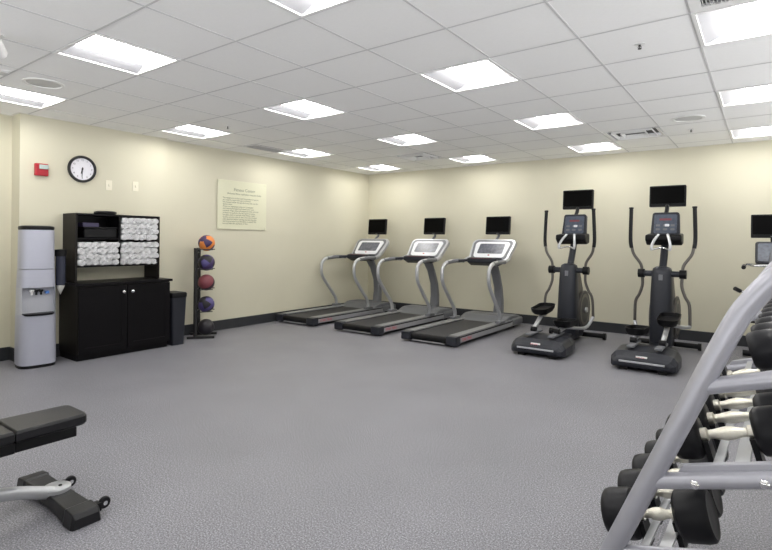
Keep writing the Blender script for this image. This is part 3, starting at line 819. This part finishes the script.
MB().tube([(0,-.085,.070),(0,-.30,.14),(0,-.7,.20),(0,-1.15,.27)], .030, 14, curve=4, flat=(1.0,.9)).build('spine_tube', M['silver'], t)
MB().box(-.035, .035, -.38, -.30, .12, .36).build('seat_post', M['silver'], t, bevel=.01)
MB().box(-.25, .25, -1.25, -1.15, .0, .07).build('rear_foot', M['black'], t, bevel=.01)
MB().box(-.035, .035, -1.23, -1.12, .06, .28).build('rear_post', M['silver'], t, bevel=.01)
mf = Matrix.Translation((-.008, -.058, 0)) @ Matrix.Rotation(math.radians(.5), 4, 'Z')
rings = []
for (x_, w_, zt, zb) in ((-.32,.12,.045,0),(-.305,.135,.066,0),(-.235,.135,.072,0),(-.22,.125,.066,.004),(-.10,.115,.070,.022),(.10,.115,.070,.022),(.22,.125,.066,.004),(.235,.135,.072,0),(.305,.135,.066,0),(.32,.12,.045,0)):
    rings.append([mf @ Vector(p) for p in ((x_, -w_/2, zb), (x_, -w_/2*.84, zt), (x_, w_/2*.84, zt), (x_, w_/2, zb))])
ff = MB().rings(rings, smooth=False).build('front_foot', M['vinyl'], t, bevel=.004)
MB().lathe([(.001,.066),(.062,.066),(.062,.086),(.054,.091),(.001,.091)], 28, mf).build('foot_disc', M['silver'], ff)
MB().lathe([(.001,.091),(.008,.091),(.008,.095),(.001,.096)], 12, mf @ Matrix.Translation((.012,.012,0))).build('bolt', M['dark'], ff)
for sx in (-.10, .255):
    mxw = mf @ basis((sx, .105, .045), (0,1,0), (0,0,1), (1,0,0))
    wo = MB().lathe([(.008,-.010),(.024,-.010),(.028,-.005),(.028,.005),(.024,.010),(.008,.010)], 24, mxw).build('transport_wheel', M['rubber'], t)
    MB().lathe([(.001,-.014),(.010,-.014),(.010,.014),(.001,.014)], 12, mxw).build('axle_cap', M['chrome'], wo)
    MB().box(sx-.020, sx+.020, .045, .085, .02, .058, mf).build('wheel_fork', M['black'], t, bevel=.002)

# ------------------------------------------------------------------ dumbbell rack
YN, YE = -1.85, -.36
t = thing('dumbbell_rack', 'three-tier silver tube dumbbell rack in the right foreground', 'dumbbell rack', (0, 0, 0))
rack = t
SL = .4217; tan17 = .30
def tubex(z): return .022 + (z-.469)*SL
arms = [(.460, 'lower'), (.680, 'middle'), (.944, 'upper')]
tiers = []
for y in (YN, YE):
    pts = [(tubex(.035), y, .035), (tubex(.5), y, .5), (tubex(.8), y, .8), (tubex(1.08), y, 1.08), (.326, y, 1.165), (.385, y, 1.232), (.48, y, 1.275), (.60, y, 1.285)]
    o = MB().tube(pts, .0255, 20, curve=5).build('end_frame', M['tubeS'], t)
    MB().tube([(.60,y,1.285),(.66,y,1.27),(.69,y,1.21),(.70,y,.04)], .0255, 16, curve=4).build('rear_upright', M['tubeS'], t)
    for xf in (tubex(.035)-.005, .70): MB().lathe([(.001,0),(.036,0),(.036,.02),(.030,.03),(.001,.03)], 18, Matrix.Translation((xf, y, 0))).build('foot_pad', M['rubber'], t)
    for za, nm in arms:
        x0 = tubex(za); 
        if za < .5: x0 = tubex(za-.008)
        x1 = .69
        a = MB().tube([(x0, y, za), (x1, y, za+(x1-x0)*tan17)], .0200, 16).build('arm', M['tubeS'], t)
        if y == YN and nm == 'middle':
            for xb in (x0+.105, x0+.243):
                MB().lathe([(.001,.0),(.011,.0),(.011,.006),(.006,.010),(.001,.010)], 6, basis((xb, y-.019, za+(xb-x0)*tan17-.002), (1,0,0), (0,0,1), (0,-1,0))).build('bolt', M['chrome'], a)
for y0 in (.03,):
    MB().box(.67, .73, YN, YE, .22, .26).build('rear_brace', M['tubeS'], t, bevel=.006)
uh = Vector((1, 0, tan17)).normalized(); nh = Vector((-uh.z, 0, uh.x))
dumb_specs = []
#             centre x, z, first y, step, head radius start/step, head length, handle length, names
tier_def = [('bottom', .102, .519, -1.675, .163, .0710, .0016, .088, .105, 8),
            ('middle', .268, .790, -1.675, .163, .062, .0020, .072, .125, 6),
            ('top',    .435, 1.052, -1.675, .163, .050, .0010, .070, .105, 8)]
for (nm, cx, cz, y0, st, r0, dr, hl, hn, cnt) in tier_def:
    c = Vector((cx, 0, cz))
    for k, u in enumerate((-.022, .030)):
        b = c + uh*u - nh*.036
        wdt = .022 if k == 0 else .032
        p = [b-uh*wdt/2, b+uh*wdt/2, b+uh*wdt/2-nh*.005, b-uh*wdt/2-nh*.005]
        MB().rings([[Vector((q.x, YN+.01, q.z)) for q in p], [Vector((q.x, YE-.01, q.z)) for q in p]], smooth=False).build('tray_rail', M['silver'], t)
    # end flange of the tray above the arm
    for y in (YN+.004, YE-.010):
        a0, a1 = c + uh*-.115 - nh*.038, c + uh*.24 - nh*.038
        q = [a0-nh*.012, a0+uh*.02+nh*.012, a1-uh*.02+nh*.012, a1-nh*.012]
        MB().rings([[Vector((p.x, y, p.z)) for p in q], [Vector((p.x, y+.022, p.z)) for p in q]], smooth=False).build('tray_end', M['tubeS'], t, bevel=.002)
    for i in range(cnt):
        y = y0+i*st; r = r0-dr*i
        for u in (-.050, .050):
            mxs = basis((c + uh*(u*hn/.115) + Vector((0, y, 0))), uh, (0,1,0), nh)
            MB().prism([(-.030,-.085),(.030,-.085),(.028,-.012),(.018,-.010),(.012,-.0165),(-.012,-.0165),(-.018,-.010),(-.028,-.012)], -.007, .007, 'x', mxs).build('saddle', M['black'], t)
ordd = ['nearest', 'second', 'third', 'fourth', 'fifth', 'sixth', 'seventh', 'farthest']
for (nm, cx, cz, y0, st, r0, dr, hl, hn, cnt) in tier_def:
    for i in range(cnt):
        y = y0+i*st; r = r0-dr*i; L = hl-(.0075 if nm == 'bottom' else .003)*i; hN = hn
        lab = ('%s dumbbell on the %s tier of the rack, black rubber heads' % ('farthest' if i else 'nearest', nm)) if i in (0, cnt-1) else ('%s dumbbell from the near end on the %s tier, black rubber heads' % (ordd[i], nm))
        d = thing('dumbbell', lab, 'dumbbell', (cx, y, cz), group='dumbbells on the %s tier' % nm)
        mxd = basis((0,0,0), (0,1,0), nh, uh)
        for s_ in (-1, 1):
            z0, z1 = s_*hN/2, s_*(hN/2+L)
            pr = [(.001, z0), (r*.78, z0), (r*.97, z0+s_*.010), (r, z0+s_*.022), (r, z1-s_*.022), (r*.95, z1-s_*.006), (r*.84, z1), (r*.72, z1-s_*.003), (r*.3, z1-s_*.003), (.001, z1-s_*.003)]
            hd_ = MB().lathe(pr, 32, mxd).build('head', M['rubber'], d)
        g = .0145
        pr = [(.001,-hN/2-.005),(g*1.25,-hN/2-.004),(g*1.25,-hN/2+.014),(g*.80,-hN/2+.018),(g*.85,-hN/2+.030),(g*1.15,-.012),(g*1.25,0),(g*1.15,.012),(g*.85,hN/2-.030),(g*.80,hN/2-.018),(g*1.25,hN/2-.014),(g*1.25,hN/2+.004),(.001,hN/2+.005)]
        MB().lathe(pr, 16, mxd).build('handle', M['nickel'], d)

# the whole rack stands turned a touch off the room's axis
Rk = Matrix.Translation((.2, YN, 0)) @ Matrix.Rotation(-.026, 4, 'Z') @ Matrix.Translation((-.2, -YN, 0))
bpy.context.view_layer.update()
for o in list(C.objects):
    if o.parent is None and o.get('category') in ('dumbbell', 'dumbbell rack'):
        o.matrix_world = Rk @ o.matrix_world
